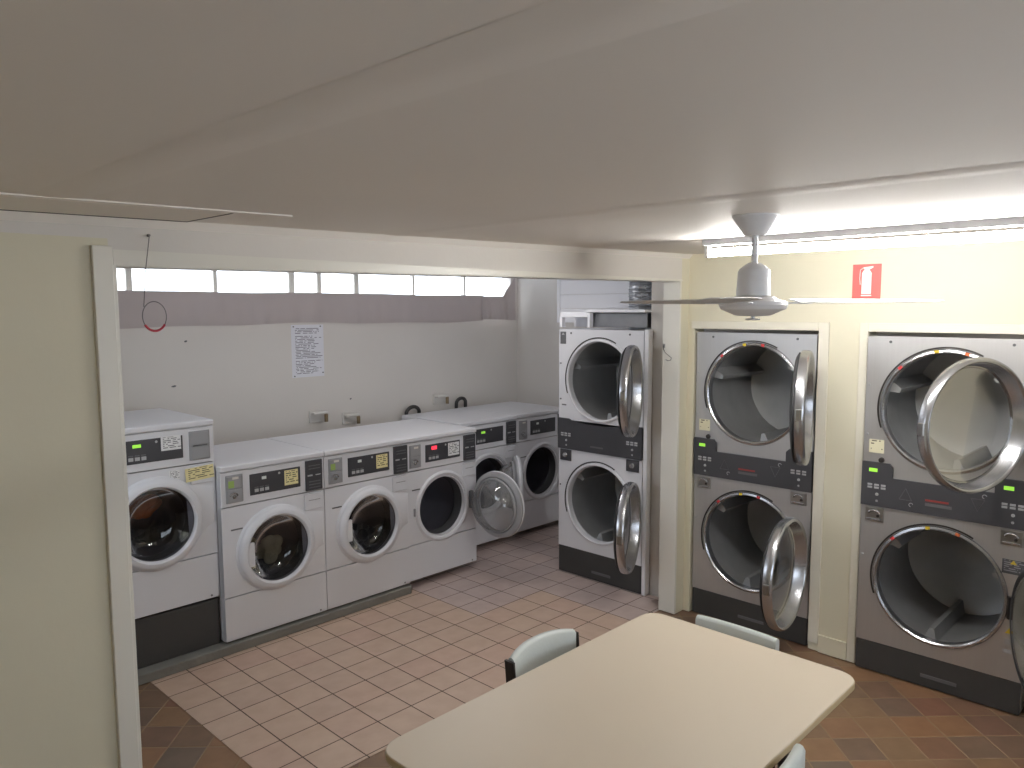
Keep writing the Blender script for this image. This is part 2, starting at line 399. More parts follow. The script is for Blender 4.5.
# dryer wall with two bays
D1, D2 = (1.875, 2.69), (.735, 1.565)          # y extents of the bays
BZ = 1.965
wb = box(DX, 4.70, YB, D2[0]-.012, 0, 2.5)
wb = merge(wb, box(DX, 4.70, D2[1]+.012, D1[0]-.012, 0, 2.5))
wb = merge(wb, box(DX, 4.70, D1[1]+.012, PY0, 0, 2.5))
wb = merge(wb, box(DX, 4.70, D2[0]-.012, D2[1]+.012, BZ, 2.5))
wb = merge(wb, box(DX, 4.70, D1[0]-.012, D1[1]+.012, BZ, 2.5))
struct(obj('wall_right', wb, M['cream']))
struct(obj('wall_right', box(4.67, 4.79, PY1, 3.11, 0, 2.56), M['offwhite']))     # pier beside the white dryers
struct(obj('wall_right', box(RX, RX+.1, PY0, BY, 0, 2.6), M['offwhite']))          # laundry end wall
struct(obj('wall_right', box(5.9, 5.99, YB, PY0, 0, 2.5), M['offwhite']))          # back of the dryer closet
for y in (D1[0]-.012, D2[1]+.012):
    pass
struct(obj('trim_%d' % n, box(DX-.012, DX+.06, D1[0]-.075, D1[0]-.013, .05, BZ+.05, .003), M['bayt'])); n += 1
struct(obj('trim_%d' % n, box(DX-.012, DX, D1[0]-.013, D1[1]+.03, BZ, BZ+.05, .003), M['bayt'])); n += 1
struct(obj('trim_%d' % n, box(DX-.012, DX, D2[1]+.013, D2[1]+.06, 0, BZ+.05, .003), M['bayt'])); n += 1
struct(obj('trim_%d' % n, box(DX-.012, DX, D2[0]-.06, D2[1]+.013, BZ, BZ+.05, .003), M['bayt'])); n += 1
struct(obj('baseboard_right', box(DX-.014, DX, D2[1]+.062, D1[0]-.078, 0, .11, .003), M['cream']))
struct(obj('baseboard_right', box(4.656, 4.67, PY1+.02, 3.08, 0, .005, 0), M['offwhite']))
# other walls of the front room
struct(obj('wall_left', box(XL-.1, XL, YB, PY1, 0, 2.5), M['cream']))
fr = box(XL, .5, YB-.1, YB, 0, 2.5); fr = merge(fr, box(2.9, DX, YB-.1, YB, 0, 2.5))
fr = merge(fr, box(.5, 2.9, YB-.1, YB, 0, 0.85)); fr = merge(fr, box(.5, 2.9, YB-.1, YB, 2.2, 2.5))
struct(obj('wall_front', fr, M['cream']))
struct(obj('window_2', merge(merge(box(.5, 2.9, YB-.07, YB-.03, 0.85, 0.90), box(.5, 2.9, YB-.07, YB-.03, 2.15, 2.2)), box(1.67, 1.73, YB-.07, YB-.03, .90, 2.15)), M['trim']))
struct(obj('window_2', box(.5, 2.9, YB-.052, YB-.048, 0.88, 2.17), M['pane']))
# laundry left wall and window wall
lw = box(LX-.1, LX, PY1, BY, 0, 1.3); lw = merge(lw, box(LX-.1, LX, PY1, BY, 2.4, 2.56))
lw = merge(lw, box(LX-.1, LX, PY1, 3.0, 1.3, 2.4)); lw = merge(lw, box(LX-.1, LX, 4.4, BY, 1.3, 2.4))
struct(obj('wall_left', lw, M['offwhite']))
w3 = merge(merge(box(LX-.07, LX-.03, 3.0, 4.4, 1.3, 1.34), box(LX-.07, LX-.03, 3.0, 4.4, 2.36, 2.4)), box(LX-.07, LX-.03, 3.68, 3.72, 1.34, 2.36))
struct(obj('window_3', w3, M['trim']))
struct(obj('window_3', box(LX-.052, LX-.048, 3.0, 4.4, 1.33, 2.37), M['pane']))
WX0, WX1, WZ0, WZ1 = 1.78, 5.80, 2.02, 2.47
bw = box(LX-.1, RX+.1, BY, BY+.12, 0, WZ0); bw = merge(bw, box(LX-.1, RX+.1, BY, BY+.12, WZ1, 2.6))
bw = merge(bw, box(LX-.1, WX0, BY, BY+.12, WZ0, WZ1)); bw = merge(bw, box(WX1, RX+.1, BY, BY+.12, WZ0, WZ1))
struct(obj('wall_back', bw, M['offwhite']))
wf = box(WX0, WX1, BY+.02, BY+.06, WZ0, WZ0+.03); wf = merge(wf, box(WX0, WX1, BY+.02, BY+.06, WZ1-.03, WZ1))
struct(obj('window_1', wf, M['trim']))
MUL = [(2.025, .042), (2.64, .03), (3.275, .05), (3.53, .04), (3.90, .05), (4.53, .022), (5.17, .022)]
for k, (x, w) in enumerate(MUL):
    struct(obj('window_1', box(x-w/2, x+w/2, BY+.015, BY+.065, WZ0+.03, WZ1-.03, .003), M['trim']))
xs = [WX0]+[m[0] for m in MUL]+[WX1]
ws = [0]+[m[1]/2 for m in MUL]+[0]
for a, b_, wa, w_b in zip(xs, xs[1:], ws, ws[1:]):
    for zz in (WZ0+.04, WZ0+.185, WZ0+.33):
        struct(obj('window_1', box(a+wa+.003, b_-w_b-.003, BY+.035, BY+.04, zz, zz+.10), M['pane']))
# joint line on the laundry end wall and the boarding above the dryers
struct(obj('trim_%d' % n, box(RX-.006, RX, 3.0, BY, 1.885, 1.893), M['offwhite'])); n += 1
struct(obj('trim_%d' % n, box(5.135, 5.16, 4.365, 4.395, 1.98, 2.54), M['board'])); n += 1
for k, zz in enumerate((2.04, 2.16, 2.28, 2.40)):
    struct(obj('trim_%d' % n, box(5.14, 5.16, 2.90, 4.364, zz-.059, zz+.059, .003), M['board'])); n += 1

# ------------------------------------------------------------------ the frame and ducts over the white dryers
t = thing('bulkhead_frame', 'white painted board frame around the gap above the white stacked dryers', 'frame', (4.62, 3.11, 0))
t.rotation_euler = (0, 0, 0)
obj('ledge_board', box(-.03, .16, .0, .53, 2.072, 2.092, .003), M['board'], t)
obj('post', box(-.02, .02, .50, .525, 1.958, 2.071, .002), M['board'], t)
obj('shelf_board', box(-.02, .14, .526, .79, 2.035, 2.075, .003), M['board'], t)
obj('post', box(-.02, .02, .775, .80, 1.958, 2.034, .002), M['board'], t)
obj('back_panel', box(.16, .175, .0, .80, 1.958, 2.071, .002), M['enamel'], t)
struct(obj('trim_%d' % n, box(4.605, 4.66, 3.088, 3.119, 0, 1.95, .002), M['board'])); n += 1
b = bmesh.new()
prof = []
for k in range(90):
    prof.append((.092+(.003 if k % 2 else -.002)+random.uniform(-.003, .003), .565*k/89))
b = lathe(prof, (0, 0, 0), 'z', 40)
for v in b.verts:
    v.co += Vector((random.uniform(-.004, .004), random.uniform(-.004, .004), 0))
fd = obj('flexible_duct', b, M['foil'], None, 50)
fd.location = (4.91, 3.362, 1.943); tag(fd, 'crinkled silver flexible duct rising above the white stacked dryers', 'duct')
gd = thing('exhaust_duct', 'grey galvanised box duct lying behind the ledge over the white dryers', 'duct', (4.62, 3.13, 1.962))
obj('duct_body', box(.03, .15, .0, .49, .0, .105, .004), M['duct'], gd)

# ------------------------------------------------------------------ washers
W, HW, DW = .71, 1.105, .76
PCZ = .535
def washer(label, x0, y0, z0, coin='left', note_kind=None, led=None, door='closed', angle=0., reader=True, badge=True, green=True, handle=True):
    t = thing('washing_machine', label, 'washing machine', (x0+W/2, y0, z0), 0, 'front loading washing machines along the back wall')
    h = W/2
    obj('cabinet', shell(-h, h, .012, DW, .012, 1.072, .012), M['enamel'], t)
    obj('front_panel', holed_plate(-h, h, .289, .846, 0, PCZ, .228, 0, .025), M['enamel'], t)
    obj('lower_panel', box(-h, h, -.002, .02, .014, .2825, .002), M['enamel'], t)
    obj('control_fascia', box(-h, h, -.002, .02, .852, 1.064, .002), M['enamel'], t)
    obj('top_panel', box(-h-.001, h+.001, -.012, DW, 1.07, HW, .008, 3), M['enamel'], t)
    for sx in (-1, 1):
        for yy in (.05, DW-.06):
            obj('foot', lathe([(0, 0), (.022, 0), (.022, .013), (0, .013)], (sx*(h-.06), yy, 0), 'z', 14), M['rubber'], t)
    # port: bezel, gasket, drum
    obj('port_ring', lathe([(.275, -.0005), (.270, -.008), (.258, -.013), (.242, -.008), (.232, .012), (.226, .04), (.224, .03)], (0, 0, PCZ)), M['enamel2'], t, 40)
    obj('gasket', lathe([(.224, .028), (.214, .05), (.22, .08), (.21, .1), (.22, .12)], (0, 0, PCZ)), M['rubber'], t, 40)
    obj('drum', lathe([(.22, .12), (.245, .135), (.245, .50), (.22, .53), (.06, .53), (0, .50)], (0, 0, PCZ)), M['drumd'], t, 40)
    # controls
    dx0, dx1 = (-.17, .18) if coin == 'left' else (-.26, .17)
    dz0, dz1 = .897, 1.03
    d = obj('display_panel', box(dx0, dx1, -.006, 0, dz0, dz1, .003), M['black'], t)
    bx = dx0+.03 if coin == 'left' else -.135
    for k in range(3):
        obj('button', box(bx+k*.035, bx+.026+k*.035, -.009, -.005, dz0+.018, dz0+.038, .001), M['lgrey'], d)
        obj('button', box(bx+k*.035, bx+.026+k*.035, -.009, -.005, dz0+.044, dz0+.05), M['dgrey'], d)
    lx = -.11 if coin == 'right' else dx0+.08 if led != 'r' else dx0+.06
    obj('indicator_light', box(lx, lx+(.05 if led == 'r' else .045 if led else .03), -.008, -.005, dz1-.042, dz1-(.016 if led == 'r' else .024)), {'g': M['ledg'], 'r': M['ledr'], None: M['ledw']}[led], d)
    obj('keyhole', lathe([(0, -.008), (.007, -.008), (.008, -.005)], (dx0+.2 if coin == 'left' else .02, 0, dz1-.02), seg=14), M['lgrey'], d)
    if note_kind == 'yellow': note('yellow_note', dx1-.115, dx1-.018, dz0+.025, dz1-.012, -.0065, M['yellow'], d)
    if note_kind == 'white': note('white_note', dx1-.125, dx1-.012, dz0+(.055 if coin == 'right' else .02), dz1+(.004 if coin == 'right' else -.012), -.0065, M['whitenote'], d)
    cx0 = -.325 if coin == 'left' else .205
    cw = .11 if coin == 'left' else .125
    c = obj('coin_box', box(cx0, cx0+cw, -.008, 0, .872, 1.045, .004), M['greypl'], t)
    obj('coin_drawer', box(cx0+.008, cx0+cw-.008, -.013, -.007, .878, .955, .004), M['greypl'], c)
    obj('slot_plate', box(cx0+.008, cx0+cw-.008, -.012, -.007, .963, 1.037, .003), M['greypl'], c)
    if coin == 'left':
        obj('coin_slot', tube([(cx0+.045+.024*cos(a), -.019, .918+.018*sin(a)) for a in [pi*k/8 for k in range(9)]], .0045, 8), M['chrome'], c)
        obj('coin_lock', lathe([(0, -.018), (.011, -.017), (.013, -.012)], (cx0+.05, 0, .91), seg=18), M['chrome'], c)
        if green: obj('green_sticker', box(cx0+.014, cx0+.05, -.0135, -.0118, .968, 1.01), M['green'], c)
        obj('rim_highlight_plate', box(cx0+.04, cx0+.08, -.0135, -.0118, 1.018, 1.032, .001), M['valve'], c)
    else:
        obj('divider_bar', box(cx0+.02, cx0+cw-.02, -.016, -.012, .956, .962), M['dgrey'], c)
    if reader:
        r_ = obj('card_reader', box(.216, .338, -.016, 0, .858, 1.058, .004), M['black'], t)
        obj('card_slot', box(.226, .262, -.019, -.015, .955, .965, .001), M['lgrey'], r_)
        obj('card_slot', box(.285, .322, -.019, -.015, .957, .963, .001), M['lgrey'], r_)
        for zz in (.875, .895, .915, 1.0, 1.02): obj('key_strip', box(.235, .32, -.018, -.015, zz, zz+.006), M['dgrey'], r_)
    s = obj('detergent_drawer', box(.205, .345, -.008, .001, .727, .836, .006), M['enamel2'], t)
    obj('finger_slot', box(.235, .32, -.0095, -.007, .79, .795), M['greypl'], s)
    if badge: obj('brand_badge', box(-.30, -.225, -.0025, .001, .70, .709), M['dgrey'], t)
    if coin == 'right':
        note('yellow_note', .175, .345, .752, .832, -.0095, M['yellow'], t, radians(-3))
        note('care_sticker', .085, .145, .775, .83, -.001, M['whitenote'], t)
    obj('panel_screw', lathe([(0, -.004), (.006, -.004), (.007, -.001)], (h-.05, 0, .03), seg=10), M['dgrey'], t)
    # door
    HX = .288                                   # hinge line to the right of the port
    d = bpy.data.objects.new('door', None)
    prof = [(.258, -.010), (.262, -.022), (.255, -.036), (.240, -.045), (.222, -.047), (.213, -.040), (.208, -.022)]
    db = lathe(prof, (-HX, 0, PCZ))
    dr = obj('door', db, M['enamel2'], t, 40); dr.location = (HX, 0, 0)
    dr.rotation_euler = (0, 0, angle)
    obj('inner_rim', lathe([(.260, -.012), (.258, .002), (.240, .014), (.222, .016), (.209, .004), (.207, -.022)], (-HX, 0, PCZ)), M['greypl'], dr, 40)
    if door == 'closed':
        obj('door_glass', lathe([(.209, -.026), (.19, -.012), (.155, .03), (.1, .05), (0, .055)], (-HX, 0, PCZ)), M['washglass'], dr, 60)
        if handle:
            a = math.asin(.075/.216)
            pts = arc(-HX, PCZ, .216, pi-a, pi+a, 10)
            pts = [p for p in pts]+[(-HX-.172, PCZ-.075), (-HX-.172, PCZ+.075)]
            obj('door_handle', prism(pts, -.046, -.026, 'xz', .003), M['enamel2'], dr)
    else:
        obj('door_glass', lathe([(.209, -.026), (.203, .02), (.175, .10), (.15, .125), (.08, .135), (0, .137)], (-HX, 0, PCZ)), M['bowl'], dr, 60)
        obj('bowl_lip', lathe([(.213, .014), (.208, .03), (.198, .03), (.200, .012)], (-HX, 0, PCZ)), M['greypl'], dr, 40)
        obj('hinge_arm', box(-.05, .012, -.02, .012, PCZ-.07, PCZ+.07, .004), M['dgrey'], dr)
    # hinge bulge beside the door
    hb = bmesh.new()
    out = [(.175, .20), (.345, .165), (.345, -.06), (.30, -.075), (.19, -.185)]
    fr_ = [(.20, .15), (.335, .14), (.335, -.045), (.29, -.06), (.21, -.13)]
    A = [hb.verts.new((p[0], -.0005, PCZ+p[1])) for p in out]; B = [hb.verts.new((p[0], -.017 if i in (0, 4) else -.008, PCZ+p[1])) for i, p in enumerate(fr_)]
    hb.faces.new(B)
    for k in range(5): hb.faces.new((A[k], A[(k+1) % 5], B[(k+1) % 5], B[k]))
    if door == 'closed': obj('hinge_cover', hb, M['enamel'], t, 30)
    else: hb.free()
    if door != 'closed': obj('door_latch', box(-.290, -.276, -.016, -.001, PCZ-.03, PCZ+.03, .003), M['greypl'], t)
    return t
KZ = .058
washer('white washing machine on tall black stand, with orange laundry behind its glass', 1.33, 4.45, .345, coin='right', note_kind='white', led='g', reader=False, badge=False)
washer('white washing machine with pale laundry behind its glass and a yellow note', 2.048, 4.40, KZ, note_kind='yellow')
washer('white washing machine with yellow note, door shut and drum empty, at the kerb end', 2.763, 4.40, KZ, note_kind='yellow')
washer('white washing machine with red lit display and its glass door wide open', 3.476, 4.435, .05, note_kind='white', led='r', door='open', angle=radians(93), green=False)
washer('white washing machine with small green display, door half open beside red lit machine', 4.275, 4.745, .04, led='g', door='open', angle=radians(50), green=False)
washer('farthest white washing machine in the corner, partly behind the white stacked dryers', 4.995, 4.755, .04, door='open', angle=radians(100), green=False)
# laundry inside the drums
def cloth(name, label, loc, size, m, seed):
    random.seed(seed)
    b = bmesh.new(); bmesh.ops.create_icosphere(b, subdivisions=4, radius=1)
    fs = [(Vector((random.uniform(-5, 5), random.uniform(-5, 5), random.uniform(-5, 5))), random.uniform(0, 6), random.uniform(.04, .14)) for _ in range(9)]
    for v in b.verts:
        d = 1+sum(a*sin(f.dot(v.co)+p) for f, p, a in fs)
        v.co = Vector((v.co.x*size[0]*d, v.co.y*size[1]*d, v.co.z*size[2]*d))
    o = obj(name, b, m, None, 80); o.location = loc; tag(o, label, 'laundry')
    return o
wx1, wx2 = 1.33+W/2, 2.052+W/2
cloth('orange_towel', 'orange cloth bundled behind the glass of the raised washing machine', (wx1-.055, 4.45+.16, .345+PCZ+.075), (.125, .045, .07), M['orangecloth'], 3)
cloth('pale_towel', 'pale yellow cloth bundled low behind the glass of a washing machine', (wx2+.02, 4.40+.135, KZ+PCZ-.05), (.085, .045, .08), M['palecloth'], 5)
cloth('grey_sock', 'small pale cloth at the left behind the same washer glass', (wx2-.125, 4.40+.125, KZ+PCZ+.045), (.035, .025, .03), M['palecloth'], 8)
random.seed(11)
# stand and kerb
st = thing('machine_stand', 'black solid stand lifting the leftmost washing machine off the kerb', 'stand', (1.33, 4.452, KZ))
obj('stand_body', box(.004, W-.004, .004, .74, 0, .345-KZ-.012, .004), M['blackm'], st)
obj('stand_top', box(.0, W, .0, .745, .345-KZ-.012, .345-KZ, .003), M['blackm'], st)
kb = obj('concrete_kerb', prism([(LX, 4.372), (3.462, 4.372), (3.478, 4.39), (3.478, BY), (LX, BY)], 0, KZ-.001, 'xy', .006), M['concrete'])
tag(kb, 'low grey concrete kerb under the three left washing machines', 'kerb')

# ------------------------------------------------------------------ dryers
WD, HD, DD = .81, 1.942, .85
def dryer(label, y_center, xf, finish, ang_up, ang_lo, wd=WD, pr=.31, z_up=1.552, z_lo=.578, led=(True, True), dark_coin=False, rim_notes=(), sticker=True, warnings=False, zk=.175):
    m = M['steel'] if finish == 'steel' else M['enamel']
    t = thing('stacked_dryer', label, 'dryer', (xf, y_center, 0), -pi/2, 'stacked tumble dryers with open doors')
    h = wd/2
    zp0 = .978 if finish == 'steel' else 1.004
    zp1 = 1.23 if finish == 'steel' else 1.246
    obj('cabinet', shell(-h, h, .015, DD, .012, HD, .012), m, t)
    obj('front_panel', holed_plate(-h, h, zk+.004, zp0-.002, 0, z_lo, pr+.004, 0, .03), m, t)
    obj('front_panel', holed_plate(-h, h, zp1-.09 if finish == 'steel' else zp1-.012, HD-.002, 0, z_up, pr+.004, .0, .03), m, t)
    k = obj('kick_plate', box(-h+.002, h-.002, .002, .02, .004, zk, .002), M['blackm'], t)
    obj('kick_vent', box(-.06, .12, -.0005, .004, .055, .075, .002), M['dgrey'], k)
    # control panel outline
    if finish == 'steel':
        bl, zm = .165, 1.149
        pts = [(-h, zp0), (h, zp0), (h, zp1), (h-bl+.02, zp1), (h-bl, zp1-.02), (h-bl, zm), (-h+bl, zm), (-h+bl, zp1-.02), (-h+bl-.02, zp1), (-h, zp1)]
    else:
        pts = [(-h, zp0), (h, zp0), (h, zp1), (.29, zp1)]+[(.26-.52*k_/12, zp1-.014-.018*sin(pi*k_/12)) for k_ in range(13)]+[(-.29, zp1), (-h, zp1)]
    p = obj('control_panel', prism(pts, -.014, .012), M['black'], t)
    for i, sx in enumerate((-1, 1)):
        ox = -h+.035 if sx < 0 else h-.13
        if led[i]: obj('indicator_light', box(ox+.005, ox+.05, -.0165, -.0135, zp1-.055, zp1-.035, .001), M['ledg'], p)
        for q in range(3):
            for w_ in range(2): obj('button', box(ox+q*.036, ox+.025+q*.036, -.0175, -.0135, zp0+.118-w_*.016, zp0+.129-w_*.016, .001), M['lgrey'], p)
        obj('key_switch', lathe([(0, -.02), (.008, -.019), (.009, -.0135)], (ox+.052, 0, zp0+.07), seg=14), M['lgrey'], p)
        obj('key_switch', lathe([(0, -.018), (.006, -.017), (.007, -.0135)], (ox+.052, 0, zp0+.032), seg=14), M['lgrey'], p)
        # faint triangle mark beside each end block
        tx = -.175 if sx < 0 else .175
        tz = zp0+.095
        e = .032; s_ = 1 if sx < 0 else -1
        tri = [(tx-e, tz-s_*e), (tx+e, tz-s_*e), (tx, tz+s_*e)]
        if finish == 'steel': obj('triangle_mark', tube([(a, -.0145, b_) for a, b_ in tri+tri[:1]], .0016, 6), M['dgrey'], p)
        if finish == 'steel': obj('dial_mark', lathe([(.012, -.0155), (.008, -.0155)], (tx+.03, 0, zp0+.04 if sx < 0 else zp0+.145), seg=16, a0=.3, a1=4.6), M['lgrey'], p)
    if finish == 'steel':
        obj('brand_strip', box(-.075, .04, -.0155, -.0135, zp0+.075, zp0+.085), M['brandred'], p)
        obj('brand_plate', box(-.075, .055, -.0155, -.0135, zp0+.048, zp0+.064), M['dgrey'], p)
    else:
        obj('brand_plate', box(-.07, .05, -.0155, -.0135, zp0+.04, zp0+.052), M['dgrey'], p)
    # coin units
    for sx in (-1, 1):
        cx = -h+.075 if sx < 0 else h-.08
        zc = zp0-.048
        if dark_coin:
            c = obj('coin_unit', box(cx-.055, cx+.055, -.01, .001, zc-.046, zc+.042, .003), M['black'], t)
            obj('coin_slot', lathe([(0, -.024), (.016, -.024), (.022, -.014), (.022, -.009)], (cx, 0, zc), seg=24), M['chrome'], c)
        else:
            c = obj('coin_unit', box(cx-.05, cx+.05, -.008, .001, zc-.042, zc+.036, .003), M['coinm'], t)
            obj('coin_slide', tube([(cx+.028*cos(a), -.012, zc+.004+.018*sin(a)) for a in [pi*q/8 for q in range(9)]], .005, 8), M['chrome'], c)
            obj('slide_rail', box(cx-.04, cx+.04, -.013, -.007, zc-.034, zc-.024, .002), M['chrome'], c)
            obj('coin_lock', lathe([(0, -.014), (.008, -.013), (.009, -.007)], (cx+.02, 0, zc-.008), seg=14), M['frame'], c)
    for zz in (HD-.03,):
        for sx in (-1, 1): obj('panel_screw', lathe([(0, -.005), (.007, -.004), (.008, 0)], (sx*(h-.12), 0, zz), seg=10), M['dgrey'], t)
    for zz in (z_up+.12, z_lo+.1, z_up-.16): obj('panel_screw', lathe([(0, -.005), (.006, -.004), (.007, 0)], (-h+.018, 0, zz), seg=10), M['lgrey'] if finish == 'steel' else M['dgrey'], t)
    if finish == 'steel':
        obj('key_barrel', lathe([(0, -.012), (.014, -.011), (.016, 0)], (-h+.1, 0, zp1+.014), seg=18), M['frame'], t)
    if sticker: note('price_sticker', -h+.03, -h+.11, zp1+.052, zp1+.128, -.0005, M['creamnote'], t)
    if not finish == 'steel':
        s_ = obj('warning_sticker', box(-h+.012, -h+.07, -.0012, .0005, HD-.115, HD-.02), M['dgrey'], t)
        obj('warning_sign', prism([(-h+.026, HD-.045), (-h+.056, HD-.045), (-h+.041, HD-.026)], -.002, -.0008), M['lgrey'], s_)
        obj('brand_badge', box(-h+.03, -h+.075, -.001, .0005, z_up-.21, z_up-.2), M['dgrey'], t)
    if warnings:
        s_ = note('warning_sticker', h-.115, h-.01, .74, .815, -.0012, M['warn'], t)
        obj('warning_sign', prism([(h-.08, .792), (h-.05, .792), (h-.065, .813)], -.004, -.0024), M['yel'], s_)
        w_ = obj('warning_triangle', prism([(h-.085, .425), (h-.02, .425), (h-.052, .475)], -.002, .0005), M['yel'], t)
        obj('inner_mark', prism([(h-.064, .433), (h-.041, .433), (h-.052, .455)], -.003, -.0018), M['frame'], w_)
        obj('info_label', box(h-.085, h-.04, -.0015, .0005, .368, .395), M['lgrey'], t)
        obj('info_label', box(h-.09, h-.04, -.0015, .0005, .318, .338), M['lgrey'], t)
    for (zc, ang, up_) in ((z_up, ang_up, True), (z_lo, ang_lo, False)):
        obj('port_ring', lathe([(pr+.022, -.0005), (pr+.018, -.008), (pr+.006, -.012), (pr-.002, -.004), (pr-.002, .045)], (0, 0, zc), seg=96), M['chrome'] if finish == 'steel' else M['enamel2'], t, 40)
        obj('seal_arc', lathe([(pr+.034, -.0005), (pr+.034, -.004), (pr+.025, -.004), (pr+.025, -.0005)], (0, 0, zc), seg=48, a0=radians(62), a1=radians(200)), M['frame'], t, 40)
        dm = obj('drum', lathe([(pr-.003, .04), (pr+.03, .05), (pr+.03, .66), (pr-.02, .68), (.1, .68), (.06, .66), (0, .66)], (0, 0, zc), seg=96), M['drum'], t, 40)
        for q in range(3):
            a = q*2*pi/3+(.7 if up_ else 2.5)
            bb = prism([(-.035, 0), (.035, 0), (.012, -.075), (-.012, -.075)], .07, .66)
            bmesh.ops.rotate(bb, verts=bb.verts, cent=(0, 0, 0), matrix=Matrix.Rotation(-a+pi/2, 3, 'Y'))
            bmesh.ops.translate(bb, verts=bb.verts, vec=((pr+.028)*cos(a), 0, zc+(pr+.028)*sin(a)))
            obj('drum_baffle', bb, M['drum'], dm)
        for (a, mm) in (rim_notes if not up_ or len(rim_notes) > 3 else rim_notes):
            ar = radians(a)
            bb = lathe([(pr+.019, -.0125), (pr+.003, -.0135)], (0, 0, zc), seg=6, a0=ar-.035, a1=ar+.035)
            obj('rim_sticker', bb, mm, t)
        if ang is None: continue
        R = pr+.019; HX = R+.012
        dr = obj('door', lathe([(R-.02, -.004), (R-.003, -.010), (R, -.024), (R-.001, -.046), (R-.006, -.058), (R-.014, -.063), (R-.022, -.060), (R-.027, -.050), (R-.044, .006), (R-.052, .014)], (-HX, 0, zc), seg=96), M['chrome'], t, 50)
        dr.location = (HX, -.004, -.016 if up_ else -.022); dr.rotation_euler = (0, 0, ang)
        obj('door_glass', lathe([(R-.044, .004), (R-.07, .02), (R-.14, .03), (0, .034)], (-HX, 0, zc), seg=64), M['dryglass'], dr, 60)
        obj('door_seal', lathe([(R-.02, -.004), (R-.014, .004), (R-.03, .014), (R-.045, .016), (R-.054, .008)], (-HX, 0, zc), seg=96), M['rubber'], dr, 50)
        obj('door_catch', box(-HX-R-.006, -HX-R+.02, -.05, -.015, zc-.03, zc+.03, .004), M['coinm'], dr)
        hz_ = zc
        obj('hinge', box(-.012, .014, -.012, .012, zc-.06, zc+.06, .003), M['frame'], dr)
    return t
RN = ((100, M['yel']), (78, M['red']), (132, M['red']))
RN2 = ((100, M['yel']), (74, M['orange']), (136, M['red']))
dryer('white stacked dryers with black control band standing inside the tiled laundry', 3.522, 4.605, 'white', radians(115), radians(114), wd=.79, pr=.297, z_up=1.555, z_lo=.61, led=(False, False), dark_coin=True, sticker=False, zk=.213)
dryer('stainless steel stacked dryers nearest the white post, behind the far table end', 2.284, 4.59, 'steel', radians(108), radians(96), rim_notes=RN, led=(True, False))
dryer('stainless steel stacked dryers farthest right, with yellow warning triangle stickers', 1.152, 4.53, 'steel', radians(62), radians(118), wd=.825, pr=.314, z_up=1.546, z_lo=.585, rim_notes=RN2, warnings=True)

# ------------------------------------------------------------------ table and chairs
TX0, TX1, TY0, TY1 = 1.33, 2.835, .955, 1.868
t = thing('dining_table', 'rectangular cream laminate table with rounded corners in the foreground', 'table', ((TX0+TX1)/2, (TY0+TY1)/2, 0))
cx_, cy_ = (TX0+TX1)/2, (TY0+TY1)/2
rr = rounded_rect(TX0-cx_, TX1-cx_, TY0-cy_, TY1-cy_, .075)
obj('tabletop', prism(rr, .727, .752, 'xy', .003), M['laminate'], t)
obj('edge_band', (lambda b: b)(lathe([(0, 0)], (0, 0, 0))) if False else prism(rounded_rect(TX0-cx_-.0015, TX1-cx_+.0015, TY0-cy_-.0015, TY1-cy_+.0015, .0765), .7255, .7485, 'xy', .002), M['edge'], t)
for sx in (-1, 1):
    for sy in (-1, 1):
        obj('leg', tube([(sx*.45, sy*.307, .0), (sx*.45, sy*.307, .69)], .018, 14), M['frame'], t)
for sy in (-1, 1): obj('apron_rail', box(-.45, .45, sy*.307-.012, sy*.307+.012, .69, .7255, .002), M['frame'], t)
for sx in (-1, 1): obj('apron_rail', box(sx*.45-.012, sx*.45+.012, -.294, .294, .69, .7255, .002), M['frame'], t)
def chair(label, x, y, rz, ztop, w=.38, bow_=.035, pt=.012, drop=.018):
    t = thing('dining_chair', label, 'chair', (x, y, 0), rz, 'pale grey chairs around the table')
    h = w/2
    # padded back, curved round the sitter (local back at -y)
    b = bmesh.new(); n_ = 14; rows = []
    for k in range(n_+1):
        u = -1+2*k/n_; xx = u*h; bow = -bow_*(1-u*u); zt = ztop-drop*abs(u)**3; zb = ztop-.20
        ring = []
        for (dy, zz) in ((.012, zb), (.018, zb+.02), (.018, zt-.014), (.010, zt-.003), (0, zt), (-.010, zt-.003), (-.018, zt-.014), (-.018, zb+.02), (-.012, zb)):
            ring.append(b.verts.new((xx, -.20+bow+dy, zz)))
        rows.append(ring)
    for p, q in zip(rows, rows[1:]):
        m_ = len(p)
        for k in range(m_): b.faces.new((p[k], p[(k+1) % m_], q[(k+1) % m_], q[k]))
    b.faces.new(rows[0]); b.faces.new(rows[-1])
    obj('backrest', b, M['vinyl'], t, 50)
    pts = rounded_rect(-h+.005, h-.005, -.17, .21, .05)
    obj('seat', prism(pts, .425, .465, 'xy', .012), M['vinyl'], t, 40)
    for s in (-1, 1):
        obj('back_post', prism([(-.225, ztop-pt), (-.180, ztop-pt), (-.150, .40), (-.185, .40)], s*(h+.001), s*(h+.012), 'yz'), M['frame'], t)
        obj('leg', tube([(s*(h-.005), -.175, .42), (s*(h+.005), -.215, .0)], .011, 10), M['frame'], t)
        obj('leg', tube([(s*(h-.02), .17, .42), (s*(h-.01), .20, .0)], .011, 10), M['frame'], t)
    obj('seat_rail', box(-h+.02, h-.02, -.17, -.15, .40, .424, .002), M['frame'], t)
    obj('seat_rail', box(-h+.02, h-.02, .15, .17, .40, .424, .002), M['frame'], t)
    return t
chair('grey backed chair with curved top tucked in at the laundry side of the table', 2.185, 1.735, pi, .808, .365, .035, .03)
chair('grey backed chair tucked in at the far table end, before the stainless dryers', 2.672, 1.472, pi/2, .785, .36, .006, .10, .004)
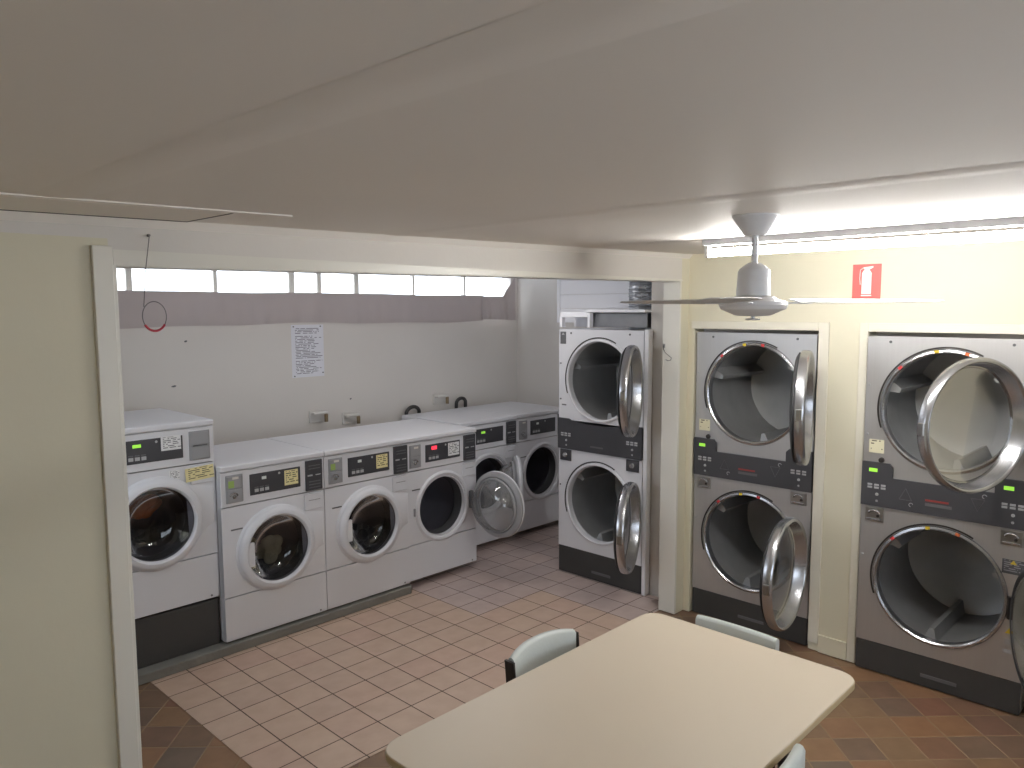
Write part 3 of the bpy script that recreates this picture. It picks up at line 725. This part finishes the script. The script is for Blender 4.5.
chair('grey backed chair on the near right side of the table, only its end showing', 1.95, 1.085, 0, .838, .38, .03, .10)

# ------------------------------------------------------------------ ceiling fan
FX, FY = 2.60, 1.30; FZ = cz(FX)
t = thing('ceiling_fan', 'white three-blade ceiling fan hanging in front of the fluorescent light', 'fan', (FX, FY, FZ))
obj('canopy', lathe([(0, 0), (.080, 0), (.080, -.006), (.040, -.068), (.034, -.072), (0, -.072)], axis='z', seg=40), M['fan'], t, 30)
obj('downrod', lathe([(0, -.07), (.011, -.07), (.011, -.175), (0, -.175)], axis='z', seg=20), M['fan'], t, 30)
obj('motor_housing', lathe([(0, -.165), (.022, -.168), (.05, -.188), (.056, -.20), (.060, -.285), (0, -.285)], axis='z', seg=40), M['fan'], t, 30)
hb = obj('motor_cover', lathe([(0, -.285), (.07, -.287), (.085, -.297), (.115, -.305), (.120, -.318), (.112, -.332), (.06, -.355), (0, -.358)], axis='z', seg=48), M['fan'], t, 30)
obj('finial', lathe([(0, -.354), (.006, -.356), (.007, -.365), (.026, -.367), (.024, -.371), (0, -.372)], axis='z', seg=24), M['fan'], t, 30)
yaw0 = atan2(-sin(YAW), cos(YAW))               # across the view, to the right
for k in range(3):
    a = yaw0+radians(3)+k*2*pi/3
    b = bmesh.new(); rows = []
    for i in range(13):
        u = i/12; r_ = .15+.54*u; wd = (.055+.012*sin(pi*u))*(1 if u < .93 else 1-.5*((u-.93)/.07)**2); tw = radians(7-3*u)
        ring = []
        for (a_, hh) in ((-1, -.0016), (0, -.0022), (1, -.0016), (1, .0016), (0, .0042), (-1, .0016)):
            ring.append(b.verts.new((r_, a_*wd*cos(tw)-hh*sin(tw), a_*wd*sin(tw)+hh)))
        rows.append(ring)
    for p, q in zip(rows, rows[1:]):
        for j in range(6): b.faces.new((p[j], p[(j+1) % 6], q[(j+1) % 6], q[j]))
    b.faces.new(rows[0]); b.faces.new(rows[-1])
    bl = obj('fan_blade', b, M['blade'], t, 40); bl.rotation_euler = (0, 0, a); bl.location = (0, 0, -.303)
    obj('blade_bracket', box(.09, .21, -.02, .02, -.010, -.0045, .002), M['fan'], bl)

# ------------------------------------------------------------------ fluorescent light
LXx = 3.45; LZ = cz(LXx)-.0005
t = thing('fluorescent_light', 'long lit fluorescent tube light on the ceiling behind the fan', 'light', (LXx, 1.99, LZ))
obj('fixture_body', box(-.028, .028, -1.53, 0, -.034, 0, .003), M['fan'], t)
for yy in (-1.525, -.028):
    obj('lampholder', box(-.016, .016, yy, yy+.022, -.092, -.035, .003), M['valve'], t)
obj('lamp_tube', lathe([(0, 0), (.018, 0), (.019, -.02), (.019, -1.435), (.018, -1.455), (0, -1.455)], (0, -.034, -.068), 'y', 24), M['tube'], t, 60)

# ------------------------------------------------------------------ sign, notice, cord, hatch, hook
t = thing('safety_sign', 'small red and white sign high on the wall between the dryers', 'sign', (DX-.003, 1.602, 2.147), -pi/2)
obj('sign_plate', box(-.078, .078, 0, .003, 0, .2, .0), M['signred'], t)
obj('bottle_mark', prism([(-.026, .032), (.026, .032), (.026, .150), (.016, .166), (-.016, .166), (-.026, .150)], -.0012, .0), M['signwhite'], t)
obj('valve_mark', prism([(-.012, .168), (.012, .168), (.034, .180), (.034, .188), (-.02, .182)], -.0012, .0), M['signwhite'], t)
obj('hose_mark', tube([(-.018, -.0008, .18), (-.036, -.0008, .168), (-.038, -.0008, .12), (-.034, -.0008, .085)], .0016, 6), M['signwhite'], t)
obj('base_mark', box(-.028, .028, -.0012, 0, .02, .026), M['signwhite'], t)

t = thing('notice', 'white printed notice pinned to the back wall below the curtain', 'notice', (3.395, BY, 1.545))
note('notice_paper', -.15, .15, 0, .43, .0005, M['paper'], t)
for px_, pz_ in ((-.13, .415), (.12, .415), (-.13, .012), (.135, .03)):
    obj('pin', lathe([(0, -.009), (.005, -.008), (.005, -.001)], (px_, 0, pz_), seg=10), M['frame'], t)

cp = [(1.060, PY0-.014, 2.353), (1.052, PY0-.030, 2.34), (1.040, PY0-.042, 2.29), (1.028, PY0-.045, 2.22), (1.022, PY0-.046, 2.15), (1.018, PY0-.046, 2.11)]
t = thing('pull_cord', 'thin grey pull cord with a pink sleeved loop hanging over the opening', 'cord', (1.03, PY0-.04, 2.03))
off = Vector((1.03, PY0-.04, 2.03))
loop = []
for k in range(25):
    a = pi*.85+2*pi*k/24
    loop.append((1.052+.040*cos(a), PY0-.046, 2.078+.05*sin(a)))
obj('cord_line', tube([Vector(p)-off for p in cp], .0016, 6), M['cord'], t)
obj('loop', tube([Vector(p)-off for p in loop], .0016, 6), M['cord'], t)
obj('loop_sleeve', tube([(.022+.040*cos(a), -.006, .048+.05*sin(a)) for a in [radians(215+10*k) for k in range(12)]], .004, 8), M['pink'], t)
obj('screw_eye', lathe([(0, -.012), (.004, -.012), (.005, .0), (0, .0)], (.030, .038, .323), seg=10), M['cord'], t)

t = thing('ceiling_hatch', 'flat painted access hatch in the ceiling beside the partition', 'hatch', (.6, 2.52, cz(.6)))
def hat(x0, x1, y0, y1, a, c):
    b = bmesh.new(); P = [(x0, y0), (x1, y0), (x1, y1), (x0, y1)]
    A = [b.verts.new((x, y, .0148*x+a)) for x, y in P]; B = [b.verts.new((x, y, .0148*x+c)) for x, y in P]
    b.faces.new(A); b.faces.new(B)
    for k in range(4): b.faces.new((A[k], A[(k+1) % 4], B[(k+1) % 4], B[k]))
    return b
obj('hatch_panel', hat(-.5, .562, -.176, .150, -.005, -.0035), M['ceil'], t)
obj('hatch_gap', hat(-.5, .580, -.170, .190, -.0034, -.0005), M['dark'], t)

t = thing('wire_hook', 'small bent wire hook on the white opening post', 'hook', (OX1, 2.845, 1.80))
obj('hook_wire', tube([(-.002, .022, .052), (-.010, .02, .03), (-.018, .0, .004), (-.022, -.035, -.018), (-.022, -.052, -.03), (-.02, -.045, -.045), (-.014, -.02, -.05), (-.010, .0, -.044)], .0022, 8), M['frame'], t)
obj('hook_plate', box(-.004, 0, .012, .03, .035, .062, .001), M['coinm'], t)

# ------------------------------------------------------------------ curtain on the laundry window
def curtain(label, x0, x1, ztop, zbot, y, seed, ripple=.006, flare=None):
    random.seed(seed); b = bmesh.new(); nx, nz = 110, 12; rows = []
    ph = [random.uniform(0, 6) for _ in range(6)]
    for i in range(nx+1):
        x = x0+(x1-x0)*i/nx; row = []
        for j in range(nz+1):
            v = j/nz
            zt = ztop-.003*sin(3.1*x+ph[0])-.002*sin(7.3*x+ph[1]); zb = zbot+.008*sin(2.3*x+ph[2])+.005*sin(5.9*x+ph[3])
            if flare: zt += flare*max(0, (x-x0)/(x1-x0)-.62)/.38
            dy = ripple*(sin(31*x+ph[4]+v)+.7*sin(53*x+ph[5]-2*v))*(.35+.65*v)
            row.append(b.verts.new((x, y+dy, zt+(zb-zt)*v)))
        rows.append(row)
    for i in range(nx):
        for j in range(nz): b.faces.new((rows[i][j], rows[i+1][j], rows[i+1][j+1], rows[i][j+1]))
    bmesh.ops.recalc_face_normals(b, faces=b.faces)
    bmesh.ops.solidify(b, geom=list(b.faces), thickness=.003)
    o = obj('window_curtain', b, M['curtain'], None, 60)
    return tag(o, label, 'curtain', 'mauve half curtains on the laundry window')
curtain('long mauve half curtain stretched across most of the high window', 1.70, 5.36, 2.232, 1.982, BY-.045, 2, .003)
curtain('short mauve curtain end hanging at the right corner of the high window', 5.33, 5.80, 2.225, 1.985, BY-.062, 4, .008, .2)
w = obj('curtain_wire', tube([(1.62, BY-.03, 2.222), (3.7, BY-.03, 2.212), (5.83, BY-.03, 2.222)], .003, 8), M['frame']); tag(w, 'thin wire carrying the mauve half curtains', 'wire')

# ------------------------------------------------------------------ taps and hoses behind the washers
def tap(label, x, z):
    t = thing('water_tap', label, 'tap', (x, BY, z), 0, 'water taps behind the washing machines')
    obj('wall_plate', box(-.075, .055, -.016, .004, -.055, .05, .006), M['valve'], t)
    obj('pipe', tube([(-.05, -.02, .02), (-.05, -.06, .025), (-.02, -.075, .03), (.05, -.075, .03)], .014, 12), M['valve'], t, 40)
    obj('tap_body', lathe([(0, -.05), (.016, -.048), (.016, .012), (.010, .02), (0, .02)], (.045, -.075, 0), 'z', 18), M['brass'], t, 40)
    obj('tap_handle', box(.025, .068, -.088, -.062, .022, .034, .004), M['valve'], t)
    return t
tap('white wall tap behind the two washers with yellow notes', 3.46, 1.215)
tap('small white tap lower on the wall, left of the black hose', 3.78, 1.165)
tap('white wall tap between two black hoses behind the far washers', 4.80, 1.245)
def hose(label, x, z, r):
    pts = [(x+r, BY-.065, .06), (x+r, BY-.065, z-.3), (x+r, BY-.065, z-.06)]+[(x+r*cos(a), BY-.065-.006*sin(a), z+r*.8*sin(a)) for a in [pi*k/18 for k in range(19)]]+[(x-r, BY-.062, z-.06), (x-r, BY-.05, z-.14), (x-r, BY-.022, z-.19), (x-r, BY+.002, z-.20)]
    b = tube(pts, .017, 12)
    o = obj('drain_hose', b, M['hose'], None, 50); tag(o, label, 'hose', 'black hoses behind the washing machines')
hose('large black hose arching behind the red lit washing machine', 4.43, 1.145, .075)
hose('black hose arching behind the far washers, right of the tap', 5.03, 1.185, .06)
# old fixing holes in the wall
for (x, z, w_, lab) in ((2.39, 1.872, .012, 'upper dark fixing hole in the laundry back wall left of the notice'), (2.29, 1.55, .02, 'lower dark scuffed fixing hole in the back wall above the raised washer'), (3.80, 1.33, .01, 'dark scuff mark in the back wall above the lower tap')):
    o = obj('wall_plug', prism([(x-w_, z-.004), (x-.3*w_, z-.009), (x+.5*w_, z-.007), (x+w_, z+.002), (x+.4*w_, z+.006), (x-.5*w_, z+.003)], BY-.002, BY+.001), M['dgrey']); tag(o, lab, 'wall plug')

# ------------------------------------------------------------------ light
wd_ = bpy.data.worlds.new('world'); S.world = wd_; wd_.use_nodes = True
bg = wd_.node_tree.nodes['Background']; bg.inputs['Color'].default_value = (.90, .95, 1., 1); bg.inputs['Strength'].default_value = 5.
def portal(x0, x1, z0, z1, y, face):
    l = bpy.data.lights.new('daylight_portal', 'AREA'); l.shape = 'RECTANGLE'; l.size = x1-x0; l.size_y = z1-z0; l.cycles.is_portal = True
    o = bpy.data.objects.new('daylight_portal', l); COL.objects.link(o); o.location = ((x0+x1)/2, y, (z0+z1)/2)
    o.rotation_euler = (radians(90) if face < 0 else radians(-90), 0, 0)   # -Z of the lamp points into the room
portal(WX0, WX1, WZ0, WZ1, BY+.13, -1)
portal(.5, 2.9, .85, 2.2, YB-.11, 1)
l = bpy.data.lights.new('daylight_portal', 'AREA'); l.shape = 'RECTANGLE'; l.size = 1.4; l.size_y = 1.1; l.cycles.is_portal = True
o = bpy.data.objects.new('daylight_portal', l); COL.objects.link(o); o.location = (LX-.11, 3.7, 1.85); o.rotation_euler = (radians(90), 0, radians(-90))
l = bpy.data.lights.new('laundry_fill', 'AREA'); l.shape = 'RECTANGLE'; l.size = 1.2; l.size_y = .08; l.energy = 10; l.color = (1., .97, .95)  # unseen lamp added under the laundry ceiling to brighten the room
o = bpy.data.objects.new('laundry_fill', l); COL.objects.link(o); o.location = (3.7, 4.0, 2.535)
c = S.cycles
c.max_bounces = 12; c.diffuse_bounces = 6; c.glossy_bounces = 5; c.transparent_max_bounces = 16; c.transmission_bounces = 6
c.sample_clamp_indirect = 6; c.caustics_reflective = False; c.caustics_refractive = False
vs = S.view_settings; vs.view_transform = 'Standard'; vs.look = 'None'; vs.exposure = 0.0; vs.gamma = 1; vs.use_curve_mapping = False
